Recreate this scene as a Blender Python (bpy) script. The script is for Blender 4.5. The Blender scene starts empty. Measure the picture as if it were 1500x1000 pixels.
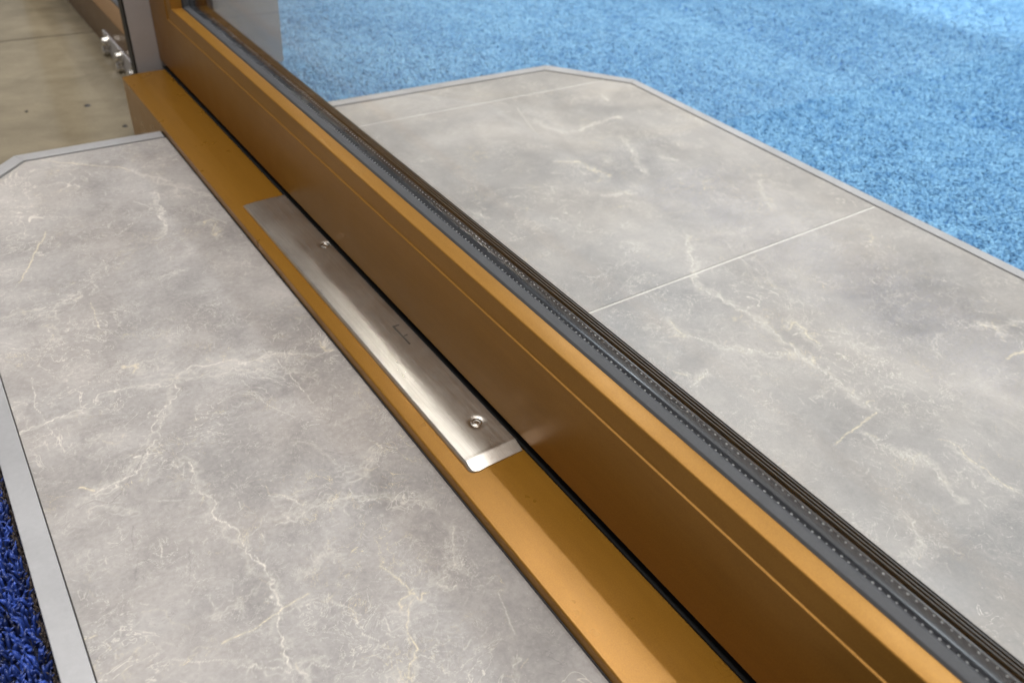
import bpy, bmesh, math, random
import numpy as np
from mathutils import Vector

# ------------------------------------------------------------------ camera, world, lamps, exposure
U = 0.40                       # one modelling unit in metres (camera stands one unit above the tiles)
SC = bpy.context.scene
COL = SC.collection
cam_d = bpy.data.cameras.new("camera")
cam = bpy.data.objects.new("camera", cam_d); COL.objects.link(cam)
cam.location = (0, 0, U)
cam.rotation_euler = (math.radians(52.389536), math.radians(-4.23126839), math.radians(-35.12078272))
cam_d.sensor_width = 36.0; cam_d.lens = 28.157
cam_d.clip_start = 0.01; cam_d.clip_end = 200
cam_d.dof.use_dof = True; cam_d.dof.focus_distance = 1.32 * U; cam_d.dof.aperture_fstop = 9.0
SC.camera = cam

W = bpy.data.worlds.new("World"); SC.world = W; W.use_nodes = True
bg = W.node_tree.nodes["Background"]
bg.inputs[0].default_value = (1.0, 0.96, 0.93, 1); bg.inputs[1].default_value = 0.20

def area(name, loc, target, sx, sy, power, col=(1, 0.95, 0.88), shape='RECTANGLE'):
    l = bpy.data.lights.new(name, 'AREA'); l.shape = shape; l.size = sx * U
    if shape == 'RECTANGLE': l.size_y = sy * U
    l.energy = power; l.color = col
    o = bpy.data.objects.new(name, l); COL.objects.link(o)
    o.location = Vector(loc) * U
    o.rotation_euler = (Vector(target) - Vector(loc)).to_track_quat('-Z', 'Y').to_euler()
    return o

def spot(name, loc, target, power, deg, blend, col=(1, 0.95, 0.88), rad=0.2):
    l = bpy.data.lights.new(name, 'SPOT'); l.energy = power; l.spot_size = math.radians(deg); l.spot_blend = blend
    l.color = col; l.shadow_soft_size = rad * U
    o = bpy.data.objects.new(name, l); COL.objects.link(o)
    o.location = Vector(loc) * U
    o.rotation_euler = (Vector(target) - Vector(loc)).to_track_quat('-Z', 'Y').to_euler()
    return o

area("ceiling_panel_lamp", (4.0, 2.0, 6.5), (4.0, 2.0, 0), 7.6, 8.0, 128, (1, 0.97, 0.945))
area("left_fill_lamp", (0.15, 1.0, 6.5), (0.15, 1.0, 0), 2.2, 7.0, 64, (1, 0.975, 0.95))  # unseen fill added overhead to brighten the left slab
area("ceiling_downlight", (5.6, 4.95, 5.2), (0.72, 0.64, 0.25), 0.4, 0.4, 14, (0.80, 0.90, 1.0), 'DISK')
area("ceiling_downlight", (5.5, 0.68, 5.2), (0.72, 0.09, 0.25), 0.4, 0.4, 14, (0.80, 0.90, 1.0), 'DISK')
area("ceiling_downlight", (2.1, 5.9, 5.2), (0.53, 1.0, 0.04), 0.6, 0.6, 12, (1.0, 0.95, 0.86), 'DISK')
area("wall_lamp", (4.4, 12.5, 4.1), (0.72, 2.1, 0.25), 0.8, 0.8, 14, (1.0, 0.86, 0.62), 'DISK')
spot("carpet_pool_light", (2.2, 4.6, 6.0), (1.9, 3.5, 0), 26, 24, 0.6)  # unseen spot added to make the carpet brightness uneven
spot("carpet_pool_light", (3.2, 2.0, 6.0), (2.75, 1.75, 0), 22, 20, 0.7)  # second added spot, brightens the carpet beside the platform
spot("carpet_pool_light", (5.0, 4.5, 6.0), (5.15, 2.35, 0), 330, 18, 0.2)  # unseen spot added for the pale far corner of the carpet
SC.view_settings.view_transform = 'Standard'; SC.view_settings.look = 'None'
SC.view_settings.exposure = 0.0; SC.view_settings.gamma = 1.0

# ------------------------------------------------------------------ marks in the stone (plan coordinates, width, strength, kind, feathering)
VEINS_LEFT = [
 ([(-0.058, 1.224), (-0.018, 1.231), (0.039, 1.231), (0.067, 1.256), (0.113, 1.255), (0.15, 1.25), (0.187, 1.235), (0.237, 1.252), (0.281, 1.242), (0.341, 1.215), (0.38, 1.221), (0.422, 1.188), (0.49, 1.171)], 0.003, 0.8, 0, 1),
 ([(0.205, 1.241), (0.239, 1.221), (0.273, 1.217), (0.333, 1.194), (0.385, 1.155), (0.427, 1.128)], 0.0023, 0.6, 0, 1),
 ([(0.197, 1.229), (0.19, 1.205), (0.165, 1.171), (0.143, 1.143), (0.125, 1.102), (0.093, 1.066), (0.059, 1.033), (0.035, 1.033), (0.018, 1.032)], 0.0028, 0.8, 0, 1),
 ([(0.116, 1.098), (0.075, 1.046), (0.031, 0.997), (0.01, 1.013), (-0.019, 1.012)], 0.0012, 0.7, 2, 0),
 ([(0.124, 1.089), (0.133, 1.063), (0.142, 1.027)], 0.0013, 0.7, 2, 0),
 ([(0.142, 1.027), (0.148, 1.002), (0.152, 0.955), (0.161, 0.916), (0.152, 0.879), (0.16, 0.854), (0.169, 0.822), (0.17, 0.778), (0.178, 0.727), (0.175, 0.699), (0.168, 0.681), (0.158, 0.653), (0.151, 0.606), (0.158, 0.571)], 0.0033, 0.9, 0, 1),
 ([(0.159, 0.656), (0.152, 0.603), (0.158, 0.566)], 0.0009, 0.5, 2, 0),
 ([(0.088, 0.673), (0.127, 0.673), (0.169, 0.68), (0.218, 0.685)], 0.0017, 0.8, 1, 0),
 ([(0.012, 0.692), (0.054, 0.665), (0.087, 0.648)], 0.0013, 0.5, 0, 0),
 ([(0.098, 0.629), (0.144, 0.597), (0.197, 0.573)], 0.0019, 0.7, 0, 1),
 ([(0.169, 0.68), (0.2, 0.676), (0.231, 0.664), (0.248, 0.643)], 0.0017, 0.6, 0, 1),
 ([(0.109, 1.892), (0.072, 1.81), (0.054, 1.762), (0.022, 1.704)], 0.0024, 0.8, 1, 0),
 ([(0.129, 1.559), (0.122, 1.464)], 0.0015, 0.6, 1, 0),
 ([(0.379, 1.217), (0.383, 1.144), (0.389, 1.052)], 0.0015, 0.8, 0, 0),
 ([(-0.014, 1.368), (-0.024, 1.282), (-0.014, 1.209), (-0.004, 1.145)], 0.0013, 0.7, 0, 0),
 ([(0.301, 1.178), (0.313, 1.096), (0.342, 1.032)], 0.0015, 0.6, 0, 0),
 ([(0.172, 2.28), (0.242, 2.223), (0.323, 2.16), (0.34, 2.152), (0.353, 2.123)], 0.0027, 0.75, 1, 0),
 ([(0.355, 2.131), (0.375, 2.098), (0.41, 2.02), (0.453, 1.955), (0.502, 1.877)], 0.0027, 0.6, 0, 1),
 ([(0.377, 1.982), (0.358, 1.871), (0.353, 1.817), (0.329, 1.758)], 0.0034, 0.75, 0, 1),
 ([(0.424, 1.849), (0.45, 1.801), (0.477, 1.745)], 0.0022, 0.7, 0, 0),
 ([(0.317, 1.955), (0.347, 1.889)], 0.0019, 0.6, 0, 0),
 ([(0.405, 2.075), (0.421, 2.001), (0.428, 1.923)], 0.0023, 0.6, 0, 1),
 ([(0.418, 1.765), (0.451, 1.778), (0.437, 1.701), (0.452, 1.711)], 0.0041, 0.6, 1, 1),
 ([(0.127, 1.313), (0.142, 1.311), (0.154, 1.299), (0.142, 1.293)], 0.0035, 0.7, 1, 1),
 ([(0.154, 1.299), (0.171, 1.317), (0.192, 1.315), (0.2, 1.287)], 0.0019, 0.5, 0, 1),
 ([(-0.005, 1.052), (0.007, 1.043), (0.012, 1.035)], 0.0024, 0.9, 1, 0),
 ([(-0.06, 0.777), (-0.043, 0.773)], 0.0014, 0.9, 1, 0),
 ([(0.018, 1.032), (0.034, 1.028), (0.056, 1.037)], 0.0037, 0.6, 0, 1),
 ([(-0.014, 0.898), (-0.004, 0.895), (-0.002, 0.884)], 0.0023, 0.6, 0, 0),
 ([(0.249, 0.879), (0.265, 0.866), (0.273, 0.844), (0.298, 0.834), (0.322, 0.823)], 0.0024, 0.7, 0, 1),
 ([(0.223, 0.832), (0.255, 0.828), (0.289, 0.828), (0.331, 0.817), (0.385, 0.793)], 0.0043, 0.45, 0, 1),
 ([(0.218, 0.717), (0.236, 0.72), (0.262, 0.732), (0.279, 0.732)], 0.0043, 0.4, 0, 1),
 ([(0.33, 0.815), (0.37, 0.799), (0.417, 0.773), (0.428, 0.758), (0.452, 0.74)], 0.0028, 0.6, 0, 1),
 ([(0.323, 0.675), (0.332, 0.65), (0.342, 0.616)], 0.0019, 0.7, 1, 0),
 ([(0.342, 0.616), (0.33, 0.599), (0.321, 0.588), (0.31, 0.56), (0.295, 0.527), (0.281, 0.502)], 0.0019, 0.75, 1, 1),
 ([(0.34, 0.604), (0.351, 0.592), (0.362, 0.592)], 0.0021, 0.6, 1, 1),
 ([(0.448, 0.685), (0.44, 0.659), (0.422, 0.633), (0.419, 0.613), (0.428, 0.604)], 0.0028, 0.6, 0, 1),
 ([(0.422, 0.618), (0.397, 0.612), (0.382, 0.603), (0.388, 0.587), (0.397, 0.584)], 0.0028, 0.6, 0, 1),
 ([(0.449, 0.545), (0.44, 0.517), (0.429, 0.478)], 0.0018, 0.5, 0, 0),
 ([(0.253, 0.587), (0.265, 0.567)], 0.0014, 0.7, 0, 0),
 ([(0.287, 0.592), (0.284, 0.567)], 0.0013, 0.7, 0, 0),
 ([(0.408, 0.443), (0.393, 0.412)], 0.0017, 0.5, 0, 1),
 ([(0.346, 0.531), (0.316, 0.462)], 0.0011, 0.3, 0, 0),
 ([(0.265, 0.512), (0.272, 0.492)], 0.0057, 0.5, 0, 1),
 ([(0.351, 0.847), (0.387, 0.857), (0.428, 0.888)], 0.0026, 0.6, 0, 1),
 ([(0.358, 0.875), (0.41, 0.877), (0.444, 0.893)], 0.0013, 0.4, 0, 1),
 ([(0.101, 0.854), (0.085, 0.794)], 0.0011, 0.5, 2, 0),
 ([(0.046, 0.933), (0.031, 0.89)], 0.0011, 0.6, 2, 0),
 ([(0.037, 0.88), (0.023, 0.832)], 0.0011, 0.6, 2, 0),
 ([(0.068, 0.875), (0.062, 0.855)], 0.0019, 0.6, 0, 0),
 ([(-0.033, 1.582), (0.004, 1.583), (0.039, 1.576)], 0.0025, 0.35, 0, 1),
 ([(0.429, 1.061), (0.411, 1.018), (0.391, 0.992)], 0.0012, 0.6, 2, 0),
 ([(-0.009, 1.014), (0.011, 1.018), (0.023, 0.986), (0.047, 0.963)], 0.0013, 0.35, 0, 1),
 ([(0.088, 0.963), (0.144, 0.94)], 0.0013, 0.45, 0, 0),
 ([(0.092, 0.724), (0.127, 0.728), (0.151, 0.726)], 0.0011, 0.4, 0, 1),
 ([(0.03, 1.145), (0.053, 1.15), (0.086, 1.13)], 0.0019, 0.35, 0, 1),
 ([(0.127, 1.597), (0.064, 1.576), (0.036, 1.462)], 0.0015, 0.3, 0, 1),
 ([(0.272, 1.576), (0.288, 1.582), (0.339, 1.592)], 0.0017, 0.5, 0, 1),
 ([(0.476, 1.212), (0.476, 1.187), (0.482, 1.178)], 0.0039, 0.6, 1, 1),
]
VEINS_RIGHT = [
 ([(1.455, 1.159), (1.383, 1.071), (1.312, 0.987), (1.313, 0.923), (1.332, 0.851), (1.327, 0.755), (1.308, 0.684), (1.317, 0.638), (1.31, 0.582), (1.297, 0.535), (1.303, 0.492)], 0.004, 0.75, 0, 1),
 ([(1.298, 0.488), (1.227, 0.482), (1.151, 0.475)], 0.0026, 0.75, 1, 0),
 ([(1.141, 0.86), (1.191, 0.789), (1.225, 0.743), (1.253, 0.716), (1.312, 0.693)], 0.0033, 0.7, 0, 1),
 ([(1.365, 0.762), (1.403, 0.77), (1.389, 0.734), (1.378, 0.69)], 0.0048, 0.7, 1, 1),
 ([(1.767, 0.546), (1.805, 0.513), (1.888, 0.497)], 0.0041, 0.7, 0, 1),
 ([(1.805, 0.513), (1.769, 0.49)], 0.0048, 0.6, 0, 1),
 ([(1.705, 0.443), (1.734, 0.44), (1.77, 0.436)], 0.0064, 0.7, 1, 0),
 ([(1.521, 2.113), (1.557, 2.065), (1.488, 1.864)], 0.0046, 0.5, 0, 0),
 ([(1.536, 1.93), (1.548, 1.883), (1.571, 1.808)], 0.0045, 0.6, 0, 1),
 ([(1.601, 1.811), (1.723, 1.831), (1.783, 1.84), (1.823, 1.834)], 0.0056, 0.8, 0, 1),
 ([(1.718, 1.715), (1.679, 1.622), (1.628, 1.542), (1.613, 1.484)], 0.0055, 0.6, 0, 1),
 ([(1.429, 1.66), (1.476, 1.631), (1.486, 1.571), (1.499, 1.516)], 0.0052, 0.7, 1, 1),
 ([(1.401, 1.431), (1.45, 1.424), (1.491, 1.408)], 0.004, 0.6, 0, 1),
 ([(1.125, 1.589), (1.186, 1.59), (1.324, 1.533)], 0.0031, 0.5, 0, 0),
 ([(1.732, 1.543), (1.754, 1.506)], 0.0064, 0.6, 0, 1),
 ([(1.888, 2.017), (1.881, 1.965)], 0.0075, 0.6, 0, 0),
 ([(1.064, 1.833), (1.101, 1.835)], 0.006, 0.7, 0, 0),
 ([(1.225, 0.472), (1.221, 0.447), (1.214, 0.427)], 0.0028, 0.6, 0, 1),
 ([(1.236, 0.403), (1.25, 0.387), (1.276, 0.363), (1.249, 0.317), (1.222, 0.275)], 0.0034, 0.6, 0, 1),
 ([(1.236, 0.403), (1.235, 0.388), (1.254, 0.368)], 0.0094, 0.5, 0, 1),
 ([(1.337, 0.374), (1.349, 0.356), (1.34, 0.331), (1.332, 0.3), (1.332, 0.267), (1.34, 0.239), (1.346, 0.217)], 0.0034, 0.65, 1, 1),
 ([(1.032, 0.732), (1.059, 0.74), (1.1, 0.741)], 0.0044, 0.7, 0, 1),
 ([(1.051, 0.769), (1.049, 0.739)], 0.0028, 0.5, 0, 1),
 ([(1.53, 1.103), (1.502, 1.043), (1.485, 0.939)], 0.0021, 0.3, 0, 0),
 ([(1.153, 0.919), (1.139, 0.889), (1.148, 0.857)], 0.0044, 0.7, 1, 1),
 ([(1.093, 0.915), (1.116, 0.908)], 0.0031, 0.5, 0, 1),
 ([(1.225, 0.584), (1.31, 0.582)], 0.0019, 0.4, 0, 1),
 ([(0.854, 0.387), (0.893, 0.378), (0.959, 0.362)], 0.0015, 0.3, 0, 1),
 ([(1.123, 0.304), (1.072, 0.252), (1.023, 0.251)], 0.0023, 0.4, 0, 1),
 ([(1.032, 1.523), (1.04, 1.486)], 0.0054, 0.7, 0, 1),
 ([(1.915, 1.324), (1.787, 1.176)], 0.0027, 0.3, 0, 1),
 ([(1.575, 0.531), (1.636, 0.565), (1.66, 0.566)], 0.0026, 0.4, 0, 1),
]

# ------------------------------------------------------------------ helpers
def tag(o, label=None, cat=None, group=None, kind=None):
    if label: o['label'] = label
    if cat: o['category'] = cat
    if group: o['group'] = group
    if kind: o['kind'] = kind
    return o

def empty(name, loc=(0, 0, 0)):
    o = bpy.data.objects.new(name, None); COL.objects.link(o); o.location = Vector(loc) * U
    o.empty_display_size = 0.02
    return o

def link(name, me, mat, parent=None):
    o = bpy.data.objects.new(name, me); COL.objects.link(o)
    if mat: me.materials.append(mat)
    if parent:
        o.parent = parent; o.location = -parent.matrix_basis.translation if parent.parent is None else (0, 0, 0)
    return o

def mesh(name, verts, faces, mat, parent=None, smooth=False):
    """verts in units and in place; links one mesh object"""
    me = bpy.data.meshes.new(name)
    me.from_pydata([tuple(c * U for c in v) for v in verts], [], faces)
    me.update()
    bm = bmesh.new(); bm.from_mesh(me); bmesh.ops.recalc_face_normals(bm, faces=bm.faces); bm.to_mesh(me); bm.free()
    if smooth:
        me.shade_smooth(); me.set_sharp_from_angle(angle=math.radians(40))
    return link(name, me, mat, parent)

def box_v(x0, x1, y0, y1, z0, z1):
    v = [(x0, y0, z0), (x1, y0, z0), (x1, y1, z0), (x0, y1, z0), (x0, y0, z1), (x1, y0, z1), (x1, y1, z1), (x0, y1, z1)]
    f = [(0, 3, 2, 1), (4, 5, 6, 7), (0, 1, 5, 4), (1, 2, 6, 5), (2, 3, 7, 6), (3, 0, 4, 7)]
    return v, f

def box(name, b, mat, parent=None, bev=0.0, seg=3):
    v, f = box_v(*b)
    me = bpy.data.meshes.new(name); me.from_pydata([tuple(c * U for c in p) for p in v], [], f); me.update()
    if bev:
        bm = bmesh.new(); bm.from_mesh(me)
        bmesh.ops.bevel(bm, geom=list(bm.edges), offset=bev * U, segments=seg, profile=0.5, affect='EDGES')
        bm.to_mesh(me); bm.free()
        me.shade_smooth(); me.set_sharp_from_angle(angle=math.radians(30))
    return link(name, me, mat, parent)

def round_profile(pts):
    """pts: (x, z, r) -> polyline with rounded corners"""
    out = []; n = len(pts)
    for i, (x, z, r) in enumerate(pts):
        if r <= 0: out.append((x, z)); continue
        p = Vector((x, z)); a = Vector(pts[i - 1][:2]) - p; b = Vector(pts[(i + 1) % n][:2]) - p
        a.normalize(); b.normalize()
        ang = a.angle(b); d = r / math.tan(ang / 2)
        s = p + a * d; e = p + b * d
        c = p + (a + b).normalized() * (r / math.sin(ang / 2))
        a0 = math.atan2(s.y - c.y, s.x - c.x); a1 = math.atan2(e.y - c.y, e.x - c.x)
        da = (a1 - a0 + math.pi) % (2 * math.pi) - math.pi
        for k in range(6):
            t = a0 + da * k / 5
            out.append((c.x + r * math.cos(t), c.y + r * math.sin(t)))
    return out

def extrude(name, prof, ends, mat, parent=None, cap0=True, cap1=True, closed=True):
    """prof: list of (x, z); ends: two functions (x, z) -> (x, y, z)"""
    n = len(prof)
    v = [ends[0](*p) for p in prof] + [ends[1](*p) for p in prof]
    f = [(i, (i + 1) % n, n + (i + 1) % n, n + i) for i in range(n if closed else n - 1)]
    if cap0: f.append(tuple(range(n)))
    if cap1: f.append(tuple(range(2 * n - 1, n - 1, -1)))
    return mesh(name, v, f, mat, parent, smooth=True)

def at_y(y): return lambda x, z: (x, y, z)

# ------------------------------------------------------------------ materials
class NT:
    def __init__(self, name):
        self.m = bpy.data.materials.new(name); self.m.use_nodes = True
        self.t = self.m.node_tree; self.b = self.t.nodes["Principled BSDF"]; self.o = self.t.nodes["Material Output"]
    def n(self, typ, **kw):
        nd = self.t.nodes.new(typ)
        for k, val in kw.items():
            if k.startswith('i_'):
                key = k[2:]; key = int(key) if key.isdigit() else key
                nd.inputs[key].default_value = val
            else: setattr(nd, k, val)
        return nd
    def l(self, a, b): self.t.links.new(a, b)
    def set(self, **kw):
        for k, val in kw.items(): self.b.inputs[k.replace('_', ' ')].default_value = val
    def obj(self): return self.n('ShaderNodeTexCoord').outputs['Object']
    def mapv(self, vec, scale, rot=(0, 0, 0)):
        m = self.n('ShaderNodeMapping'); m.inputs['Scale'].default_value = scale; m.inputs['Rotation'].default_value = rot
        self.l(vec, m.inputs[0]); return m.outputs[0]
    def noise(self, vec, scale, detail=4, rough=0.55, dist=0.0):
        nd = self.n('ShaderNodeTexNoise'); nd.inputs['Scale'].default_value = scale; nd.inputs['Detail'].default_value = detail
        nd.inputs['Roughness'].default_value = rough; nd.inputs['Distortion'].default_value = dist
        self.l(vec, nd.inputs['Vector']); return nd.outputs['Fac']
    def ramp(self, fac, stops):
        r = self.n('ShaderNodeValToRGB'); e = r.color_ramp.elements
        while len(e) < len(stops): e.new(0.5)
        for el, (p, c) in zip(e, stops):
            el.position = p; el.color = c if len(c) == 4 else (*c, 1)
        self.l(fac, r.inputs[0]); return r.outputs[0]
    def rng(self, fac, a, b, c, d):
        r = self.n('ShaderNodeMapRange'); 
        for i, val in zip((1, 2, 3, 4), (a, b, c, d)): r.inputs[i].default_value = val
        self.l(fac, r.inputs[0]); return r.outputs[0]
    def mix(self, fac, a, b, mode='MIX'):
        m = self.n('ShaderNodeMix', data_type='RGBA', blend_type=mode)
        if isinstance(fac, float): m.inputs[0].default_value = fac
        else: self.l(fac, m.inputs[0])
        for i, s in ((6, a), (7, b)):
            if isinstance(s, tuple): m.inputs[i].default_value = s if len(s) == 4 else (*s, 1)
            else: self.l(s, m.inputs[i])
        return m.outputs[2]
    def math(self, op, a, b=0.0):
        m = self.n('ShaderNodeMath', operation=op)
        for i, s in ((0, a), (1, b)):
            if isinstance(s, (int, float)): m.inputs[i].default_value = s
            else: self.l(s, m.inputs[i])
        return m.outputs[0]
    def bump(self, h, strength, dist):
        b = self.n('ShaderNodeBump'); b.inputs['Strength'].default_value = strength; b.inputs['Distance'].default_value = dist
        self.l(h, b.inputs['Height']); self.l(b.outputs[0], self.b.inputs['Normal'])

def mat_bronze(name, base=(0.30, 0.145, 0.026), metallic=0.30, rough=0.36, spec=0.18):
    k = NT(name); v = k.obj()
    fine = k.noise(v, 1500, 2, 0.5); mid = k.noise(v, 40, 3, 0.5)
    wear = k.noise(k.mapv(v, (220, 18, 220)), 1.0, 5, 0.65)
    spk = k.math('ADD', k.rng(fine, 0.3, 0.7, 0.87, 1.09), k.rng(wear, 0.3, 0.7, -0.03, 0.07))
    c = k.mix(1.0, (*base, 1), k.ramp(spk, [(0, (0, 0, 0)), (1, (1, 1, 1))]), 'MULTIPLY')
    hs = k.n('ShaderNodeHueSaturation'); k.l(spk, hs.inputs['Value']); hs.inputs['Color'].default_value = (*base, 1)
    k.l(hs.outputs[0], k.b.inputs['Base Color'])
    k.set(Metallic=metallic, Specular_IOR_Level=spec)
    k.l(k.rng(mid, 0.3, 0.7, rough - 0.02, rough + 0.03), k.b.inputs['Roughness'])
    return k.m

def mat_plain(name, col, rough=0.5, metallic=0.0, nscale=400, var=0.12, bump=0.1):
    k = NT(name); v = k.obj(); n = k.noise(v, nscale, 4, 0.6)
    big = k.noise(v, nscale / 18, 4, 0.6)
    s = k.math('ADD', k.rng(n, 0.3, 0.7, -var / 2, var / 2), k.rng(big, 0.3, 0.7, 1 - var / 2, 1 + var / 2))
    hs = k.n('ShaderNodeHueSaturation'); k.l(s, hs.inputs['Value']); hs.inputs['Color'].default_value = (*col, 1)
    k.l(hs.outputs[0], k.b.inputs['Base Color']); k.set(Metallic=metallic)
    k.l(k.rng(big, 0.3, 0.7, rough - 0.06, rough + 0.06), k.b.inputs['Roughness'])
    if bump: k.bump(n, bump, 0.0003)
    return k.m

def mat_stone(name, light, dark, warm, seed, wb=0.5, wm=0.30):
    k = NT(name)
    geo = k.n('ShaderNodeNewGeometry'); sep = k.n('ShaderNodeVectorMath', operation='ADD'); sep.inputs[1].default_value = (seed * 3.7, seed * 1.3, 0)
    k.l(geo.outputs['Position'], sep.inputs[0]); v = sep.outputs[0]
    big = k.noise(v, 5.5, 6, 0.62, 0.6); mid = k.noise(v, 26, 6, 0.68, 0.5); fine = k.noise(v, 260, 5, 0.7, 0.3)
    tone = k.math('ADD', k.math('MULTIPLY', big, wb), k.math('ADD', k.math('MULTIPLY', mid, wm), k.math('MULTIPLY', fine, 1.0 - wb - wm)))
    c = k.ramp(tone, [(0.37, dark), (0.63, light)])
    hue = k.noise(v, 8.0, 3, 0.5, 0.8)
    c = k.mix(k.rng(hue, 0.42, 0.66, 0.0, 0.65), c, k.mix(1.0, c, (*warm, 1), 'MULTIPLY'))
    # natural crackle, faint and broken up
    for sc, wd, amt in ((16, 0.028, 0.22),):
        w = k.n('ShaderNodeTexNoise'); w.inputs['Scale'].default_value = sc * 1.3; w.inputs['Detail'].default_value = 5
        k.l(v, w.inputs['Vector'])
        mx = k.n('ShaderNodeMix', data_type='RGBA', blend_type='LINEAR_LIGHT'); mx.inputs[0].default_value = 0.35 / sc
        k.l(v, mx.inputs[6]); k.l(w.outputs['Color'], mx.inputs[7])
        vo = k.n('ShaderNodeTexVoronoi', feature='DISTANCE_TO_EDGE'); vo.inputs['Scale'].default_value = sc
        k.l(mx.outputs[2], vo.inputs['Vector'])
        line = k.rng(vo.outputs['Distance'], 0.0, wd, 1.0, 0.0)
        msk = k.rng(k.noise(v, sc * 0.55, 4, 0.6, 0.6), 0.53, 0.70, 0.0, amt)
        c = k.mix(k.math('MULTIPLY', line, msk), c, (0.62, 0.57, 0.50, 1))
    # wandering hair-thin webs: the zero lines of a warped noise, kept only in patches
    for sc, wd, lo, amt, col in ((20, 0.006, 0.50, 0.85, (0.66, 0.61, 0.54, 1)), (52, 0.009, 0.49, 0.75, (0.64, 0.60, 0.54, 1)), (120, 0.016, 0.50, 0.5, (0.62, 0.58, 0.53, 1)), (40, 0.007, 0.55, 0.8, (0.70, 0.58, 0.36, 1)), (30, 0.006, 0.55, 0.6, (0.17, 0.155, 0.15, 1))):
        off = k.n('ShaderNodeVectorMath', operation='ADD'); off.inputs[1].default_value = (sc * 0.37, sc * 0.11, sc * 0.05); k.l(v, off.inputs[0])
        nz = k.noise(off.outputs[0], sc, 5, 0.62, 1.1)
        ln = k.rng(k.math('ABSOLUTE', k.math('SUBTRACT', nz, 0.5)), 0.0, wd, 1.0, 0.0)
        ms = k.rng(k.noise(off.outputs[0], sc * 0.42, 4, 0.65, 0.4), lo, lo + 0.12, 0.0, amt)
        c = k.mix(k.math('MULTIPLY', ln, ms), c, col)
    spk = k.rng(k.noise(v, 620, 2, 0.6), 0.69, 0.73, 0.0, 0.5)
    c = k.mix(spk, c, (0.62, 0.58, 0.52, 1))
    at = k.n('ShaderNodeAttribute', attribute_name='marks'); sp = k.n('ShaderNodeSeparateColor'); k.l(at.outputs['Color'], sp.inputs[0])
    brk = k.rng(k.noise(v, 420, 3, 0.7), 0.34, 0.56, 0.35, 1.0)
    c = k.mix(k.math('MULTIPLY', sp.outputs[0], brk), c, (0.74, 0.69, 0.61, 1))
    c = k.mix(k.math('MULTIPLY', sp.outputs[1], brk), c, (0.78, 0.67, 0.45, 1))
    c = k.mix(k.math('MULTIPLY', sp.outputs[2], k.math('MULTIPLY', brk, 0.8)), c, (0.14, 0.13, 0.13, 1))
    k.l(c, k.b.inputs['Base Color'])
    k.l(k.rng(mid, 0.3, 0.7, 0.33, 0.48), k.b.inputs['Roughness']); k.set(Specular_IOR_Level=0.35)
    k.bump(fine, 0.03, 0.0003)
    return k.m

def mat_steel(name):
    k = NT(name); v = k.obj()
    br = k.noise(k.mapv(v, (900, 14, 900)), 1.0, 4, 0.6)
    sm = k.noise(k.mapv(v, (60, 22, 60)), 1.0, 6, 0.68, 1.6)
    bl = k.noise(v, 34, 5, 0.65, 0.8)
    c = k.ramp(sm, [(0.30, (0.62, 0.585, 0.53)), (0.50, (0.71, 0.675, 0.62)), (0.70, (0.80, 0.77, 0.71))])
    k.l(k.mix(k.rng(br, 0.35, 0.65, 0.0, 0.35), c, (0.45, 0.41, 0.36, 1)), k.b.inputs['Base Color'])
    k.set(Metallic=1.0)
    r = k.math('ADD', k.rng(bl, 0.3, 0.72, 0.30, 0.37), k.rng(br, 0.3, 0.7, -0.05, 0.05))
    k.l(r, k.b.inputs['Roughness'])
    k.bump(k.math('ADD', k.math('ADD', k.math('MULTIPLY', sm, 0.5), k.math('MULTIPLY', bl, 0.5)), k.math('MULTIPLY', br, 0.12)), 0.02, 0.0006)
    return k.m

def mat_glass(name):
    k = NT(name)
    tr = k.n('ShaderNodeBsdfTransparent'); tr.inputs[0].default_value = (0.985, 0.99, 0.988, 1)
    gl = k.n('ShaderNodeBsdfGlossy'); gl.inputs['Roughness'].default_value = 0.02
    lw = k.n('ShaderNodeLayerWeight'); lw.inputs[0].default_value = 0.5
    fr = k.math('ADD', 0.035, k.math('MULTIPLY', k.math('POWER', lw.outputs['Facing'], 5.0), 0.965))   # Schlick, the same from both sides
    mx = k.n('ShaderNodeMixShader'); k.l(fr, mx.inputs[0]); k.l(tr.outputs[0], mx.inputs[1]); k.l(gl.outputs[0], mx.inputs[2])
    k.l(mx.outputs[0], k.o.inputs[0])
    return k.m

def mat_carpet(name, lo, hi, rough=0.7, spec=0.3, sheen=0.0):
    k = NT(name); at = k.n('ShaderNodeAttribute', attribute_name='tint')
    k.l(k.ramp(at.outputs['Fac'], [(0, lo), (1, hi)]), k.b.inputs['Base Color'])
    k.set(Roughness=rough, Specular_IOR_Level=spec)
    if sheen: k.set(Sheen_Weight=sheen)
    return k.m

def mat_floor(name):
    k = NT(name); geo = k.n('ShaderNodeNewGeometry'); v = geo.outputs['Position']
    a = k.noise(v, 7, 6, 0.65, 0.5); b = k.noise(k.mapv(v, (16, 26, 16)), 1.0, 5, 0.65, 0.5); f = k.noise(v, 300, 3, 0.6)
    t = k.math('ADD', k.math('MULTIPLY', a, 0.5), k.math('ADD', k.math('MULTIPLY', b, 0.35), k.math('MULTIPLY', f, 0.15)))
    k.l(k.ramp(t, [(0.36, (0.155, 0.13, 0.088)), (0.66, (0.285, 0.24, 0.165))]), k.b.inputs['Base Color'])
    k.l(k.rng(b, 0.3, 0.7, 0.07, 0.16), k.b.inputs['Roughness']); k.set(Specular_IOR_Level=0.7)
    k.bump(b, 0.05, 0.001)
    return k.m

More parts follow.
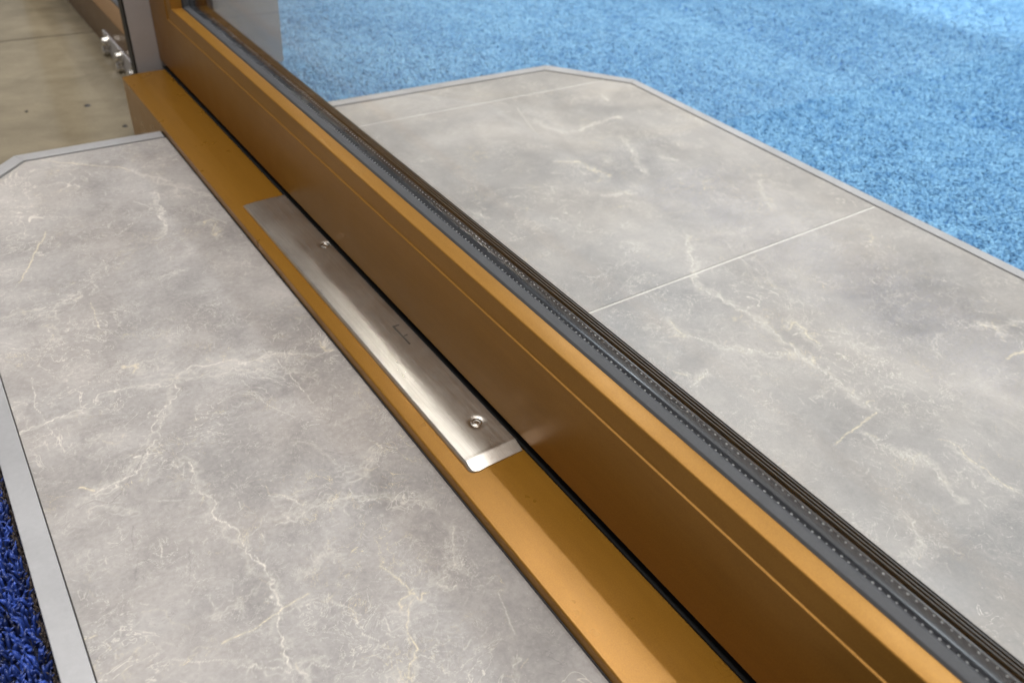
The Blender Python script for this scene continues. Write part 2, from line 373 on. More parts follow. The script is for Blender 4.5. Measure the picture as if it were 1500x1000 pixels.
M_bronze = mat_bronze("bronze_paint")
M_sill = mat_bronze("bronze_sill_paint", (0.315, 0.146, 0.015), 0.36, 0.29, 0.5)
M_void = mat_plain("black_recess", (0.004, 0.004, 0.004), 0.95, 0, 400, 0.1, 0)
M_bay = mat_bronze("shaded_bronze_paint", (0.17, 0.095, 0.04), 0.35, 0.35)  # the door's bronze again, its shade put into a darker base colour
M_seal = mat_plain("black_seal", (0.012, 0.011, 0.011), 0.6)
M_gasket = mat_plain("grey_glazing_rubber", (0.062, 0.064, 0.070), 0.65, 0, 900, 0.2, 0.0)
M_rib = mat_plain("black_rubber", (0.020, 0.018, 0.016), 0.45, 0, 700, 0.4, 0.1)
M_spacer = mat_plain("dark_anodised_spacer", (0.016, 0.016, 0.019), 0.27, 0.0, 500, 0.1, 0.0)
M_spacer.node_tree.nodes["Principled BSDF"].inputs["Specular IOR Level"].default_value = 0.30
M_dot = mat_plain("bright_perforation_rim", (0.5, 0.49, 0.48), 0.35, 0.3, 900, 0.1, 0)
M_steel = mat_steel("worn_stainless_steel")
M_screw = mat_plain("bright_steel", (0.78, 0.75, 0.70), 0.2, 1.0, 900, 0.2, 0.1)
M_dark = mat_plain("dark_recess", (0.03, 0.027, 0.025), 0.5, 0.3)
M_ink = mat_plain("dark_etched_mark", (0.10, 0.088, 0.075), 0.5, 0.6)
M_stoneL = mat_stone("grey_marble_near", (0.46, 0.43, 0.408), (0.225, 0.21, 0.202), (1.0, 0.965, 0.935), 0.0, 0.46, 0.32)
M_stoneR = mat_stone("grey_marble_far", (0.405, 0.382, 0.362), (0.225, 0.216, 0.212), (1.0, 0.97, 0.93), 2.0, 0.62, 0.22)
M_grout = mat_plain("pale_grout", (0.62, 0.60, 0.56), 0.8, 0, 500, 0.2)
M_core = mat_plain("dark_platform_core", (0.05, 0.048, 0.046), 0.8)
M_trim = mat_plain("grey_satin_aluminium", (0.39, 0.385, 0.39), 0.42, 0.3, 300, 0.08, 0.05)
M_glass = mat_glass("clear_glass")
M_column = mat_plain("grey_paint", (0.52, 0.50, 0.505), 0.5, 0, 500, 0.06)
M_carpetR = mat_carpet("light_blue_carpet", (0.055, 0.19, 0.39), (0.215, 0.43, 0.63))  # paler than the navy pile: glass haze and stronger light put into the colour
M_carpetL = mat_carpet("navy_carpet", (0.001, 0.003, 0.022), (0.05, 0.11, 0.50), 0.45, 0.5)  # dark end stands in for shaded gaps between tufts, bright end for highlights
M_backR = mat_plain("carpet_backing_blue", (0.04, 0.16, 0.38), 0.9, 0, 200, 0.3)
M_backL = mat_plain("carpet_backing_navy", (0.004, 0.006, 0.02), 0.9, 0, 200, 0.3)
M_floor = mat_floor("beige_polished_floor")
M_fringe = mat_plain("frayed_edge", (0.09, 0.07, 0.06), 0.9, 0, 800, 0.5)

rng = np.random.default_rng(7); random.seed(7)

# ------------------------------------------------------------------ floor, carpets
fl = empty("floor", (0, 0, -0.2)); tag(fl, kind='structure')
JY = 3.955
box("floor_slab", (-9, 14, -6, JY - 0.006, -0.26, -0.2), M_floor, fl)
box("floor_slab", (-9, 14, JY + 0.006, 16, -0.26, -0.2), M_floor, fl)
box("joint_filler", (-9, 14, JY - 0.0059, JY + 0.0059, -0.26, -0.203), M_fringe, fl)
def stain(x, y, r):
    pts = [(x + r * (0.8 + 0.3 * random.random()) * math.cos(a), y + r * (0.8 + 0.3 * random.random()) * math.sin(a)) for a in np.linspace(0, 2 * math.pi, 12, endpoint=False)]
    v = [(a, b, -0.1999) for a, b in pts] + [(x + (a - x) * .5, y + (b - y) * .5, -0.196) for a, b in pts]
    n = 12; f = [(i, (i + 1) % n, n + (i + 1) % n, n + i) for i in range(n)] + [tuple(range(n, 2 * n))]
    mesh("debris_speck", v, f, M_dark, fl)
stain(0.431, 3.128, 0.013); stain(0.499, 2.894, 0.011); stain(0.239, 3.154, 0.006)

def tufts(name, P, h, w, lean, mat, tint, kind='stuff', nb=3):
    """little bent tapered pile loops, one mesh: each a 3-sided bent spike"""
    n = len(P); a = rng.uniform(0, 2 * np.pi, n); th = rng.uniform(0, 2 * np.pi, n)
    hh = h * rng.uniform(0.65, 1.25, n); ww = w * rng.uniform(0.7, 1.3, n); le = lean * rng.uniform(0.2, 1.2, n)
    dx = np.cos(th) * le; dy = np.sin(th) * le
    V = np.zeros((n, 7, 3))
    for i in range(3):
        ang = a + i * 2 * np.pi / 3
        V[:, i, 0] = P[:, 0] + ww * np.cos(ang); V[:, i, 1] = P[:, 1] + ww * np.sin(ang); V[:, i, 2] = P[:, 2]
        V[:, 3 + i, 0] = P[:, 0] + 0.95 * ww * np.cos(ang) + dx * 0.45; V[:, 3 + i, 1] = P[:, 1] + 0.95 * ww * np.sin(ang) + dy * 0.45
        V[:, 3 + i, 2] = P[:, 2] + hh * 0.72
    V[:, 6, 0] = P[:, 0] + dx; V[:, 6, 1] = P[:, 1] + dy; V[:, 6, 2] = P[:, 2] + hh
    T = np.array([(0, 1, 4), (0, 4, 3), (1, 2, 5), (1, 5, 4), (2, 0, 3), (2, 3, 5), (3, 4, 6), (4, 5, 6), (5, 3, 6)])
    F = (T[None] + (np.arange(n) * 7)[:, None, None]).reshape(-1, 3)
    me = bpy.data.meshes.new(name)
    me.vertices.add(n * 7); me.vertices.foreach_set('co', (V * U).astype(np.float32).ravel())
    me.loops.add(F.size); me.loops.foreach_set('vertex_index', F.astype(np.int32).ravel())
    me.polygons.add(len(F)); me.polygons.foreach_set('loop_start', np.arange(0, F.size, 3, dtype=np.int32))
    me.update(calc_edges=True); me.validate()
    at = me.attributes.new('tint', 'FLOAT', 'POINT'); at.data.foreach_set('value', np.repeat(tint, 7).astype(np.float32))
    me.shade_smooth()
    o = link(name, me, mat); tag(o, kind=kind)
    return o

def smooth_noise(x, y, f, seed):
    r = np.random.default_rng(seed); g = r.random((64, 64))
    X = x * f; Y_ = y * f; xi = np.floor(X).astype(int); yi = np.floor(Y_).astype(int)
    fx = X - xi; fy = Y_ - yi; fx = fx * fx * (3 - 2 * fx); fy = fy * fy * (3 - 2 * fy)
    a = g[xi % 64, yi % 64]; b = g[(xi + 1) % 64, yi % 64]; c = g[xi % 64, (yi + 1) % 64]; d = g[(xi + 1) % 64, (yi + 1) % 64]
    return (a * (1 - fx) + b * fx) * (1 - fy) + (c * (1 - fx) + d * fx) * fy

# the carpet right of the door: a base sheet with a cut-out for the platform, the pile on it
SYL, SYR = 2.337, 2.337
cb = [(0.80, 2.34), (1.895, 2.34), (2.105, 2.125), (2.105, -1.5), (9, -1.5), (9, 9), (1.07, 9), (1.07, 2.829), (0.80, 2.829)]
zt, zb = -0.022, -0.195
nv = len(cb); v = [(x, y, zt) for x, y in cb] + [(x, y, zb) for x, y in cb]
o = mesh("carpet", v, [tuple(range(nv)), tuple(range(2 * nv - 1, nv - 1, -1))] + [(i, (i + 1) % nv, nv + (i + 1) % nv, nv + i) for i in range(nv)], M_backR)
tag(o, "pale blue carpet sheet beyond the door around the far platform", kind='structure')
pts = []
sp = 0.0095
gx, gy = np.meshgrid(np.arange(0.9, 6.6, sp), np.arange(0.2, 5.6, sp)); gx = gx.ravel() + rng.uniform(-.5, .5, gx.size) * sp; gy = gy.ravel() + rng.uniform(-.5, .5, gy.size) * sp
# keep what lies on the carpet and near the field of view
keep = ((gy > 2.344) | (gx > 2.112) | (gx + gy * 0.98 > 4.19 + 0.008)) & ~((gx < 1.075) & (gy > 2.82))
keep &= (gy > gx * 0.22 - 0.1) & (gy < 4.35 - 0.30 * (gx - 1.0)) & (gx < 6.2)
far = (gx > 3.0)
keep &= ~(far & (rng.random(gx.size) > 0.62))
P = np.stack([gx[keep], gy[keep], np.full(keep.sum(), -0.024)], 1)
t = 0.40 * rng.random(len(P)) + 0.45 * smooth_noise(P[:, 0], P[:, 1], 38, 3) + 0.25 * smooth_noise(P[:, 0], P[:, 1], 90, 4) + 0.25 * smooth_noise(P[:, 0], P[:, 1], 3.5, 8) - 0.17
tufts("carpet_pile", P, 0.011, 0.0078, 0.011, M_carpetR, np.clip(t, 0, 1))

# navy carpet at the left of the near platform
b = (-3.0, -0.0985, -1.5, 1.70, -0.195, -0.026)
o = box("carpet", b, M_backL); tag(o, "deep navy carpet sheet at the left of the near platform", kind='structure')
sp = 0.0060
gx, gy = np.meshgrid(np.arange(-0.42, -0.104, sp), np.arange(0.35, 1.45, sp)); gx = gx.ravel() + rng.uniform(-.5, .5, gx.size) * sp; gy = gy.ravel() + rng.uniform(-.5, .5, gy.size) * sp
k_ = gx < -0.1065
P = np.stack([gx[k_], gy[k_], np.full(k_.sum(), -0.028)], 1)
t = 0.65 * rng.random(len(P)) + 0.5 * smooth_noise(P[:, 0], P[:, 1], 90, 5) - 0.1
tufts("carpet_pile", P, 0.022, 0.0032, 0.011, M_carpetL, np.clip(t, 0, 1) ** 1.25)
yy = np.arange(0.4, 1.45, 0.0022); P = np.stack([-0.1035 + rng.normal(0, 0.0022, len(yy)), yy, np.full(len(yy), -0.028)], 1)
o = tufts("carpet_fringe", P, 0.016, 0.0016, 0.006, M_fringe, rng.random(len(yy)))

# ------------------------------------------------------------------ stone tiles with drawn veins
def stamp(A, xs, ys, poly, width, strength, wob, seed):
    """add a soft wandering line to the array A (ny, nx)"""
    pl = np.array(poly); pad = width * 4 + wob * 2
    i0, i1 = np.searchsorted(xs, [pl[:, 0].min() - pad, pl[:, 0].max() + pad]); j0, j1 = np.searchsorted(ys, [pl[:, 1].min() - pad, pl[:, 1].max() + pad])
    if i1 - i0 < 1 or j1 - j0 < 1: return
    X, Y_ = np.meshgrid(xs[i0:i1], ys[j0:j1])
    if wob > 0:
        X2 = X + wob * 2 * (smooth_noise(X + 7, Y_ + 3, 38, seed) - .5) + wob * (smooth_noise(X + 7, Y_ + 3, 130, seed + 1) - .5)
        Y2 = Y_ + wob * 2 * (smooth_noise(X + 5, Y_ + 9, 38, seed + 2) - .5) + wob * (smooth_noise(X + 5, Y_ + 9, 130, seed + 3) - .5)
    else: X2, Y2 = X, Y_
    best = np.zeros_like(X)
    for a, b_ in zip(pl[:-1], pl[1:]):
        d = b_ - a; L2 = max(d @ d, 1e-9)
        t = np.clip(((X2 - a[0]) * d[0] + (Y2 - a[1]) * d[1]) / L2, 0, 1)
        dist = np.hypot(X2 - a[0] - t * d[0], Y2 - a[1] - t * d[1])
        best = np.maximum(best, np.exp(-(dist / (width * 0.62)) ** 2))
    sub = A[j0:j1, i0:i1]
    mod = 0.55 + 0.7 * smooth_noise(X + 2, Y_ + 4, 60, seed + 5)
    np.maximum(sub, np.clip(best * strength * mod, 0, 1), out=sub)

def tile(name, x0, xlim, y0, y1, step, mat, parent, veins, n_scr, n_frost, seed, stepy=None):
    """stone slab with true thickness; xlim(y) is its right edge; x0 may be a function too"""
    stepy = stepy or step
    fx0 = x0 if callable(x0) else (lambda y: np.full_like(y, x0)); fx1 = xlim if callable(xlim) else (lambda y: np.full_like(y, xlim))
    ys = np.linspace(y0, y1, int((y1 - y0) / stepy) + 1)
    a = fx0(ys); b_ = fx1(ys); xa, xb = a.min(), b_.max()
    nx = int((xb - xa) / step) + 1; s = np.linspace(0, 1, nx)
    xs = np.linspace(xa, xb, nx); ny = len(ys)
    Wt = np.zeros((ny, nx)); Gd = np.zeros((ny, nx)); Dk = np.zeros((ny, nx)); ch = (Wt, Gd, Dk)
    r = np.random.default_rng(seed); q = seed * 100
    for poly, w, st, c, ft in veins:
        q += 7; poly = [tuple(p) for p in poly]
        stamp(ch[c], xs, ys, poly, max(w * (0.75 if seed < 20 else 0.55), step * 0.65), st, 0.010 if ft else 0.003, q)
        if ft:
            stamp(Wt, xs, ys, poly, w * 3.0, 0.26, 0.014, q + 3)
            pl = np.array(poly)
            for a_, b2 in zip(pl[:-1], pl[1:]):
                for _ in range(int(np.hypot(*(b2 - a_)) / 0.0085)):
                    p = a_ + (b2 - a_) * r.random() + r.normal(0, 0.006, 2); th = r.uniform(0, 2 * np.pi); L = r.uniform(0.006, 0.028)
                    m = p + L * 0.5 * np.array([np.cos(th), np.sin(th)]); e = m + L * 0.5 * np.array([np.cos(th + r.normal(0, .5)), np.sin(th + r.normal(0, .5))])
                    stamp(Wt if r.random() < .86 else Gd, xs, ys, [p, m, e], step * 0.7, r.uniform(.12, .5), 0.004, q + int(r.integers(90)))
    for _ in range(n_scr):      # hair lines
        p = np.array([r.uniform(xa, xb), r.uniform(y0, y1)]); th = r.uniform(0, 2 * np.pi); L = r.exponential(0.03) + 0.008
        pl = [p]
        for _k in range(3):
            th += r.normal(0, .6); pl.append(pl[-1] + L / 3 * np.array([np.cos(th), np.sin(th)]))
        c = r.choice([0, 0, 0, 0, 1, 2]); stamp(ch[c], xs, ys, pl, step * r.uniform(.6, .95), r.uniform(.05, .30), 0.009, q + int(r.integers(900)))
    for _ in range(n_frost):    # small clusters
        p = np.array([r.uniform(xa, xb), r.uniform(y0, y1)])
        for _k in range(r.integers(4, 16)):
            p2 = p + r.normal(0, 0.018, 2); th = r.uniform(0, 2 * np.pi); L = r.uniform(0.004, 0.02)
            stamp(Wt, xs, ys, [p2, p2 + L * np.array([np.cos(th), np.sin(th)])], step * .75, r.uniform(.12, .45), 0.004, q + int(r.integers(900)))
    # grid in place (each row fitted between its two edges; marks sampled at true x)
    XX = a[:, None] + (b_ - a)[:, None] * s[None]; YY = np.repeat(ys[:, None], nx, 1)
    if callable(x0) or callable(xlim):
        idx = np.clip(np.rint((XX - xa) / (xb - xa) * (nx - 1)).astype(int), 0, nx - 1); rows = np.arange(ny)[:, None]
        ch = tuple(c[rows, idx] for c in ch)
    top = np.stack([XX, YY, np.zeros_like(XX)], -1).reshape(-1, 3)
    mk = np.stack([c.ravel() for c in ch] + [np.ones(nx * ny)], -1)
    ring = list(range(nx)) + [j * nx + nx - 1 for j in range(1, ny)] + [(ny - 1) * nx + i for i in range(nx - 2, -1, -1)] + [j * nx for j in range(ny - 2, 0, -1)]
    ring = np.array(ring); skirt = top[ring].copy(); skirt[:, 2] = -0.022
    cxy = top.mean(0); n0 = len(top); n1 = len(ring)
    V = np.vstack([top, skirt]); MK = np.vstack([mk, mk[ring] * 0])
    j, i = np.meshgrid(np.arange(ny - 1), np.arange(nx - 1), indexing='ij'); base = (j * nx + i).ravel()
    Q = np.stack([base, base + 1, base + nx + 1, base + nx], 1)
    k = np.arange(n1); k2 = (k + 1) % n1
    S = np.stack([ring[k2], ring[k], n0 + k, n0 + k2], 1)
    F = np.vstack([Q, S])
    me = bpy.data.meshes.new(name)
    me.vertices.add(len(V)); me.vertices.foreach_set('co', (V * U).astype(np.float32).ravel())
    me.loops.add(F.size); me.loops.foreach_set('vertex_index', F.astype(np.int32).ravel())
    me.polygons.add(len(F)); me.polygons.foreach_set('loop_start', np.arange(0, F.size, 4, dtype=np.int32))
    me.update(calc_edges=True)
    ca = me.color_attributes.new('marks', 'FLOAT_COLOR', 'POINT'); ca.data.foreach_set('color', MK.astype(np.float32).ravel())
    return link(name, me, mat, parent)

def prism(name, poly, z0, z1, mat, parent, bev=0.0):
    n = len(poly); v = [(x, y, z0) for x, y in poly] + [(x, y, z1) for x, y in poly]
    f = [tuple(range(n - 1, -1, -1)), tuple(range(n, 2 * n))] + [(i, (i + 1) % n, n + (i + 1) % n, n + i) for i in range(n)]
    o = mesh(name, v, f, mat, parent)
    if bev:
        bm = bmesh.new(); bm.from_mesh(o.data)
        bmesh.ops.bevel(bm, geom=[e for e in bm.edges if all(vv.co.z > (z1 - 1e-4) * U for vv in e.verts)], offset=bev * U, segments=2, profile=.5, affect='EDGES')
        bm.to_mesh(o.data); bm.free()
    return o

# near platform
pl = empty("tiled_platform", (0.2, 0.9, -0.2))
tag(pl, "low platform topped by one grey marble slab between navy carpet and bronze sill", 'platform', 'grey marble platforms on both sides of the door')
prism("core", [(-0.094, -0.8), (0.4955, -0.8), (0.4955, 2.325), (0.12, 2.325), (-0.094, 2.100)], -0.199, -0.020, M_core, pl)
def lx0(y): return np.where(y < 2.078, -0.0595, np.minimum(-0.0595 + (y - 2.078) * 0.93, 0.14))
tile("stone_slab", lx0, 0.4940, 0.22, 2.288, 0.0017, M_stoneL, pl, VEINS_LEFT, 260, 130, 11)
prism("edge_trim", [(-0.0612, -0.8), (-0.0612, 2.086), (-0.0972, 2.099), (-0.0972, -0.8)], -0.05, 0.0035, M_trim, pl, 0.0012)
prism("edge_trim", [(-0.0610, 2.0866), (0.1325, 2.2918), (0.1180, 2.330), (-0.0970, 2.0997)], -0.05, 0.0037, M_trim, pl, 0.0012)
prism("edge_trim", [(0.1330, 2.2920), (0.4915, 2.2920), (0.4915, 2.3305), (0.1184, 2.3305)], -0.05, 0.0034, M_trim, pl, 0.0012)
prism("edge_seal", [(0.4942, -0.8), (0.4968, -0.8), (0.4968, 2.3300), (0.4942, 2.3300)], -0.03, 0.0015, M_seal, pl)
cv, cf = [], []
for (cx, cy) in ((0.4925, 1.468), (0.4935, 1.487), (0.4925, 1.478), (0.493, 1.452)):
    n0 = len(cv); r = random.uniform(0.0016, 0.0034)
    for a in range(5): cv.append((cx + r * math.cos(a * 1.257 + cx * 99) * random.uniform(.6, 1.2), cy + r * 1.5 * math.sin(a * 1.257) * random.uniform(.6, 1.2), 0.001))
    cv.append((cx, cy, 0.0045)); cf += [(n0 + a, n0 + (a + 1) % 5, n0 + 5) for a in range(5)]
o = mesh("mortar_crumbs", cv, cf, M_grout, pl); tag(o, kind='stuff')

# far platform, beyond the glass
pr = empty("tiled_platform", (1.4, 0.9, -0.2))
tag(pr, "platform of grey marble tiles with pale joints beside the light blue carpet", 'platform', 'grey marble platforms on both sides of the door')
prism("core", [(0.805, -0.8), (2.098, -0.8), (2.098, 2.08), (1.885, 2.330), (0.805, 2.330)], -0.199, -0.020, M_core, pr)
def rx1(y): return np.where(y < 2.058, 2.067, 2.067 - (y - 2.058) * 0.90)
def gap_strip(y0, y1, xe): box("grout_joint", (0.81, xe, y0, y1, -0.021, -0.0012), M_grout, pr)
tile("stone_tile", 0.81, 2.067, -0.02, 1.0185, 0.0027, M_stoneR, pr, VEINS_RIGHT, 120, 70, 21)
gap_strip(1.0187, 1.0243, 2.067)
tile("stone_tile", 0.81, rx1, 1.0245, 2.1262, 0.0027, M_stoneR, pr, VEINS_RIGHT, 120, 60, 22)
gap_strip(2.1264, 2.1326, 2.002)
tile("stone_tile", 0.81, rx1, 2.1328, 2.296, 0.0027, M_stoneR, pr, VEINS_RIGHT, 50, 8, 23)
prism("edge_trim", [(2.0705, -0.8), (2.1060, -0.8), (2.1060, 2.082), (2.0705, 2.062)], -0.05, 0.0035, M_trim, pr, 0.0012)
prism("edge_trim", [(2.0703, 2.0626), (2.1058, 2.0826), (1.8905, 2.3370), (1.8560, 2.3000)], -0.05, 0.0037, M_trim, pr, 0.0012)
prism("edge_trim", [(0.81, 2.3003), (1.8555, 2.3003), (1.8900, 2.3372), (0.81, 2.3372)], -0.05, 0.0034, M_trim, pr, 0.0012)

# ------------------------------------------------------------------ threshold sill
XF = 0.5565
def sill_z(x): return 0.0215 + (min(x, XF) - 0.497) * 0.105 + max(x - XF, 0) * 0.01
sill = extrude("threshold_sill", round_profile([(0.497, -0.199, 0), (0.497, 0.0215, 0.0035), (XF, sill_z(XF), 0.045), (0.66, sill_z(0.66), 0), (0.80, sill_z(0.66), 0), (0.80, -0.199, 0)]),
               (at_y(-0.8), at_y(2.742)), M_sill)
tag(sill, "bronze door sill running under the door between the two marble platforms", 'sill', kind='thing')

# ------------------------------------------------------------------ steel cover plate
px0, px1, py0, py1 = 0.5255, 0.6272, 0.736, 1.762
cp = empty("cover_plate", (px0, py0, sill_z(px0)))
tag(cp, "long worn steel cover plate with two screws lying on the bronze sill", 'cover plate')
SCR = [(0.6150, 1.4890), (0.5935, 0.828)]
def plate_z(x):
    return sum(sill_z(x + d) for d in (-0.012, -0.008, -0.004, 0, 0.004, 0.008, 0.012)) / 7 + 0.0006
def plate_t(x, y):
    ex = np.clip((x - px0) / 0.0035, 0, 1); ey = np.clip((y - py0) / 0.0225, 0, 1); ey2 = np.clip((py1 - y) / 0.010, 0, 1)
    sm = lambda t: t * (1.35 - 0.35 * t * t) / 1.0
    t = 0.0012 + 0.0070 * np.minimum(np.minimum(ex ** 0.7, ey ** 0.75), ey2)
    t = t + 0.0006 * np.exp(-((y - py0 - 0.0235) / 0.003) ** 2) * np.clip((x - px0) / 0.01, 0, 1)
    for sx, sy in SCR:
        d = np.hypot(x - sx, y - sy); t = t - 0.0028 * np.exp(-(d / 0.0125) ** 4)
    t = t + 0.0006 * (smooth_noise(x + 1, y + 1, 9, 61) - .5)
    return t
nx, ny = 44, 330
xs = np.concatenate([np.linspace(px0, px0 + 0.009, 8)[:-1], np.linspace(px0 + 0.009, px1, nx - 7)]); ys = np.linspace(py0, py1, ny)
v = []; ids = {}
RC = 0.013
for j, y in enumerate(ys):
    for i, x in enumerate(xs):
        X, Y_ = float(x), float(y)
        if Y_ < py0 + RC:          # rounded near corner
            lim = px0 + RC - math.sqrt(max(RC * RC - (py0 + RC - Y_) ** 2, 0))
            X = lim + (X - px0) * (px1 - lim) / (px1 - px0)
        tt = float(plate_t(np.array(X), np.array(Y_)))
        if Y_ < py0 + RC: tt = min(tt, 0.0012 + 0.0070 * min(1, ((X - lim) / 0.008 + 1e-6)) ** 0.7)
        v.append((X, Y_, plate_z(X) + tt))
f = [(j * nx + i, j * nx + i + 1, (j + 1) * nx + i + 1, (j + 1) * nx + i) for j in range(ny - 1) for i in range(nx - 1)]
ring = list(range(nx)) + [j * nx + nx - 1 for j in range(1, ny)] + [(ny - 1) * nx + i for i in range(nx - 2, -1, -1)] + [j * nx for j in range(ny - 2, 0, -1)]
n0 = len(v); v += [(v[q][0], v[q][1], sill_z(v[q][0]) + 0.0003) for q in ring]
f += [(ring[(k + 1) % len(ring)], ring[k], n0 + k, n0 + (k + 1) % len(ring)) for k in range(len(ring))]
mesh("plate", v, f, M_steel, cp, smooth=True)

def lathe(name, prof, cx, cy, zf, mat, parent, n=28):
    v = []; m = len(prof)
    for r, z in prof:
        for k in range(n):
            a = 2 * math.pi * k / n; x = cx + r * math.cos(a); y = cy + r * math.sin(a); v.append((x, y, zf(x) + z))
    f = [(i * n + k, i * n + (k + 1) % n, (i + 1) * n + (k + 1) % n, (i + 1) * n + k) for i in range(m - 1) for k in range(n)]
    f.append(tuple((m - 1) * n + k for k in range(n)))
    return mesh(name, v, f, mat, parent, smooth=True)
for sx, sy in SCR:
    zf = lambda x: sill_z(x) + 0.0070
    s = lathe("screw", [(0.0112, -0.004), (0.0110, -0.0005), (0.0100, 0.0009), (0.0082, 0.0012), (0.0070, 0.0002), (0.0066, -0.0014), (0.0056, -0.0016), (0.0048, -0.0002), (0.0036, 0.0)], sx, sy, zf, M_screw, cp)
    h = []
    for k in range(6):
        a = k * math.pi / 3 + 0.3; h.append((sx + 0.0034 * math.cos(a), sy + 0.0034 * math.sin(a)))
    o = mesh("drive_recess", [(x, y, zf(x) + 0.0004) for x, y in h] + [(sx + (x - sx) * .6, sy + (y - sy) * .6, zf(x) - 0.002) for x, y in h],
         [(i, (i + 1) % 6, 6 + (i + 1) % 6, 6 + i) for i in range(6)] + [tuple(range(6, 12))], M_dark)
    o.parent = s; o.location = -(cp.location + s.location) if False else (0, 0, 0)

# the F mark stamped in the plate: thin strokes a hair above the metal
def stroke(a, b, w):
    a = Vector(a); b = Vector(b); d = (b - a).normalized(); p = Vector((-d.y, d.x)) * w / 2
    return [(q.x, q.y, sill_z(q.x) + 0.0091) for q in (a + p, b + p, b - p, a - p)]
v, f = [], []
for a, b, w in (((0.6005, 1.143), (0.6015, 1.076), 0.0036), ((0.6022, 1.141), (0.6135, 1.141), 0.003), ((0.6035, 1.104), (0.6125, 1.105), 0.003)):
    n0 = len(v); q = stroke(a, b, w); v += q + [(x, y, z - 0.0012) for x, y, z in q]
    f += [tuple(n0 + i for i in t) for t in ((0, 1, 2, 3), (7, 6, 5, 4), (0, 4, 5, 1), (1, 5, 6, 2), (2, 6, 7, 3), (3, 7, 4, 0))]
o = mesh("stamped_letter", v, f, M_ink, cp); o['label'] = "faint dark letter F stamped in the plate"

# ------------------------------------------------------------------ glass door
ZT, ZB, YI, YO = 0.264, 0.048, 2.56, 2.785
KM = (YO - YI) / (ZT - ZB)
TOPZ = 5.0
dr = empty("glass_door", (0.71, 1.0, ZB))
tag(dr, "bronze framed glass door with double pane standing over the bronze sill", 'door', kind='thing')
def mitre_rail(x, z): return (x, YI + (ZT - z) * KM, z)
def mitre_stile(x, z): return (x, YI + (ZT - z) * KM, z)
def stile_top(x, z): return (x, YI + (ZT - z) * KM, TOPZ)
prof = round_profile([(0.632, ZB, 0.002), (0.632, 0.2238, 0.0010), (0.6354, 0.2246, 0.0006), (0.6380, ZT, 0.0030), (0.6705, ZT, 0.0008), (0.6705, 0.20, 0), (0.767, 0.20, 0), (0.767, 0.205, 0.001), (0.780, 0.204, 0.002), (0.786, ZB, 0.002)])
extrude("bottom_rail", prof, (at_y(-0.8), mitre_rail), M_bronze, dr, cap1=False)
extrude("stile", prof, (mitre_stile, stile_top), M_bronze, dr, cap0=False)
gp = round_profile([(0.6722, 0.205, 0), (0.6722, 0.2620, 0.001), (0.6755, 0.2655, 0.001), (0.6880, 0.2685, 0.0012), (0.6905, 0.2665, 0.001), (0.6905, 0.205, 0)])
extrude("glazing_gasket", gp, (at_y(-0.8), mitre_rail), M_gasket, dr, cap1=False)
extrude("glazing_gasket", gp, (mitre_stile, stile_top), M_gasket, dr, cap0=False)
op = [(0.7475, 0.205), (0.7475, 0.2430), (0.7492, 0.2455), (0.7506, 0.2455), (0.7512, 0.2370), (0.7534, 0.2370), (0.7540, 0.2462), (0.7556, 0.2462), (0.7562, 0.2375), (0.7584, 0.2375), (0.7590, 0.2468), (0.7608, 0.2468), (0.7614, 0.2385), (0.7634, 0.2385), (0.7640, 0.2462), (0.7668, 0.2440), (0.7668, 0.205)]
extrude("outer_gasket", op, (at_y(-0.8), mitre_rail), M_rib, dr, cap1=False)
extrude("outer_gasket", op, (mitre_stile, stile_top), M_rib, dr, cap0=False)
spf = [(0.7110, 0.206), (0.7110, 0.2462), (0.7122, 0.2468)] + [(0.7128 + 0.0209 * i / 12, 0.2466 - 0.0022 * math.sin(math.pi * i / 12)) for i in range(13)] + [(0.7343, 0.2468), (0.7362, 0.2478), (0.7398, 0.2474), (0.7405, 0.2440), (0.7405, 0.206)]
sp2 = [(0.6975, 0.206), (0.6975, 0.2450), (0.6985, 0.2476), (0.7080, 0.2482), (0.7104, 0.2474), (0.7108, 0.2450), (0.7108, 0.206)]
extrude("edge_sealant", sp2, (at_y(-0.8), mitre_rail), M_gasket, dr, cap1=False)
extrude("edge_sealant", sp2, (mitre_stile, stile_top), M_gasket, dr, cap0=False)
sb = extrude("spacer_bar", spf, (at_y(-0.8), mitre_rail), M_spacer, dr, cap1=False)
extrude("spacer_bar", spf, (mitre_stile, stile_top), M_spacer, dr, cap0=False)
v, f = [], []
for xx in (0.7124, 0.7344):
    y = -0.2
    while y < 2.5:
        n0 = len(v); r = 0.00145 * random.uniform(.8, 1.15); z = 0.2468
        dy = random.uniform(-.0008, .0008)
        for k in range(6): v.append((xx + r * math.cos(k * math.pi / 3), y + dy + r * 1.25 * math.sin(k * math.pi / 3), z))
        v.append((xx, y + dy, z + 0.0011))
        f += [(n0 + k, n0 + (k + 1) % 6, n0 + 6) for k in range(6)]
        y += 0.0108
o = mesh("perforations", v, f, M_dot); o.parent = sb; o.location = (0, 0, 0); tag(o, kind='stuff')
for x0, x1 in ((0.6912, 0.6968), (0.7412, 0.7468)):
    box("glass_pane", (x0, x1, -0.8, YI + 0.045, 0.206, TOPZ - 0.02), M_glass, dr)
box("bottom_seal", (0.6300, 0.78, -0.8, 2.76, sill_z(0.66) + 0.0006, sill_z(0.66) + 0.0045), M_void, dr)

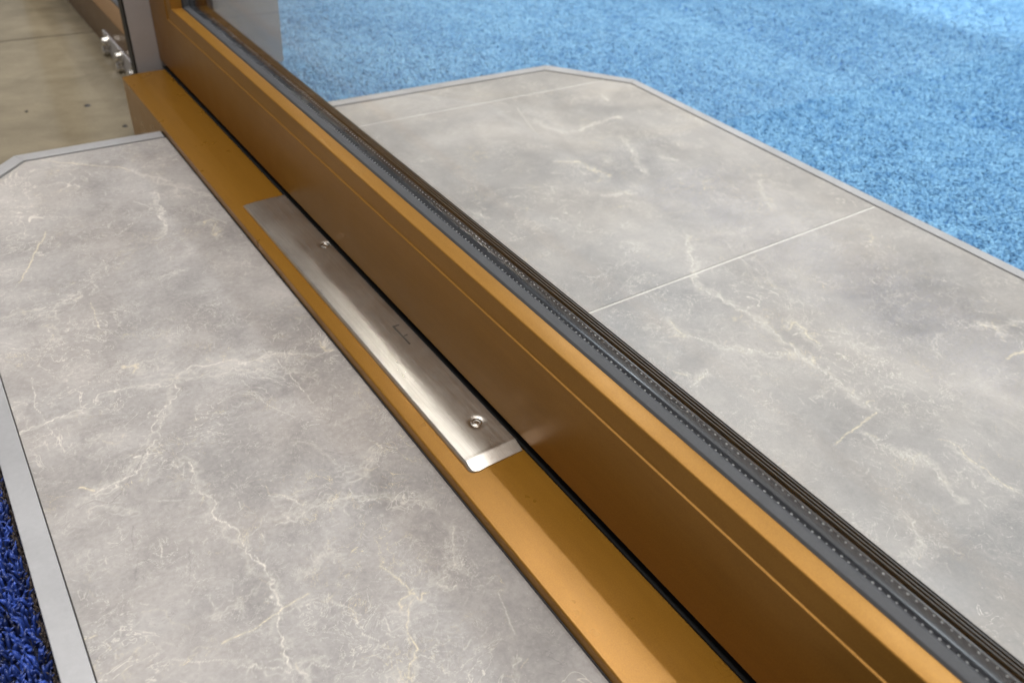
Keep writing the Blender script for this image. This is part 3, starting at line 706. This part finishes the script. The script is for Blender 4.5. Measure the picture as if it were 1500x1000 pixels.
# ------------------------------------------------------------------ grey column and the next glazed bay
co = empty("grey_column", (0.815, 2.9, -0.2))
tag(co, "flat grey painted column behind the far end of the bronze door", 'column', kind='thing')
box("column_body", (0.557, 1.052, 2.789, 2.850, -0.199, 6.0), M_column, co, 0.003, 2)
box("side_seal", (0.5520, 0.5566, 2.7910, 2.8440, -0.03, 6.0), M_seal, co)

gb = empty("glazed_bay", (0.7, 3.9, -0.2))
tag(gb, "next glazed bay with bronze base rail standing on the beige floor behind the column", 'glazed wall', kind='thing')
rp = round_profile([(0.645, -0.199, 0), (0.645, -0.033, 0.003), (0.712, -0.033, 0.002), (0.712, -0.08, 0), (0.79, -0.08, 0), (0.79, -0.199, 0)])
extrude("base_rail", rp, (at_y(2.90), at_y(7.5)), M_bay, gb)
extrude("glazing_gasket", round_profile([(0.7135, -0.09, 0), (0.7135, -0.032, 0.002), (0.732, -0.026, 0.002), (0.732, -0.09, 0)]), (at_y(2.955), at_y(7.5)), M_gasket, gb)
box("glass_pane", (0.7325, 0.7385, 2.90, 6.099, -0.0795, 5.5), M_glass, gb)
box("mullion", (0.645, 0.79, 6.1, 6.32, -0.079, 5.5), M_bay, gb, 0.003, 2)
bp = prism("connector_plate", [(0.6350, 3.20), (0.6440, 3.20), (0.6440, 3.70), (0.6350, 3.70)], -0.199, -0.118, M_column, gb, 0.001)
def bolt(y, z):
    prof = [(0.0, 0.027), (0.015, 0.026), (0.018, 0.022), (0.018, 0.008), (0.025, 0.008), (0.025, 0.0)]
    v = []; n = 12
    for d, h in prof:
        for k in range(n):
            a = 2 * math.pi * k / n; v.append((0.6349 - h, y + max(d, 0.0005) * math.cos(a), z + max(d, 0.0005) * math.sin(a)))
    f = [(i * n + k, i * n + (k + 1) % n, (i + 1) * n + (k + 1) % n, (i + 1) * n + k) for i in range(len(prof) - 1) for k in range(n)]
    o = mesh("bolt", v, f, M_screw); o.parent = bp; o.location = (0, 0, 0)
for y, z in ((3.610, -0.137), (3.640, -0.183), (3.412, -0.137), (3.425, -0.183), (3.235, -0.148)): bolt(y, z)
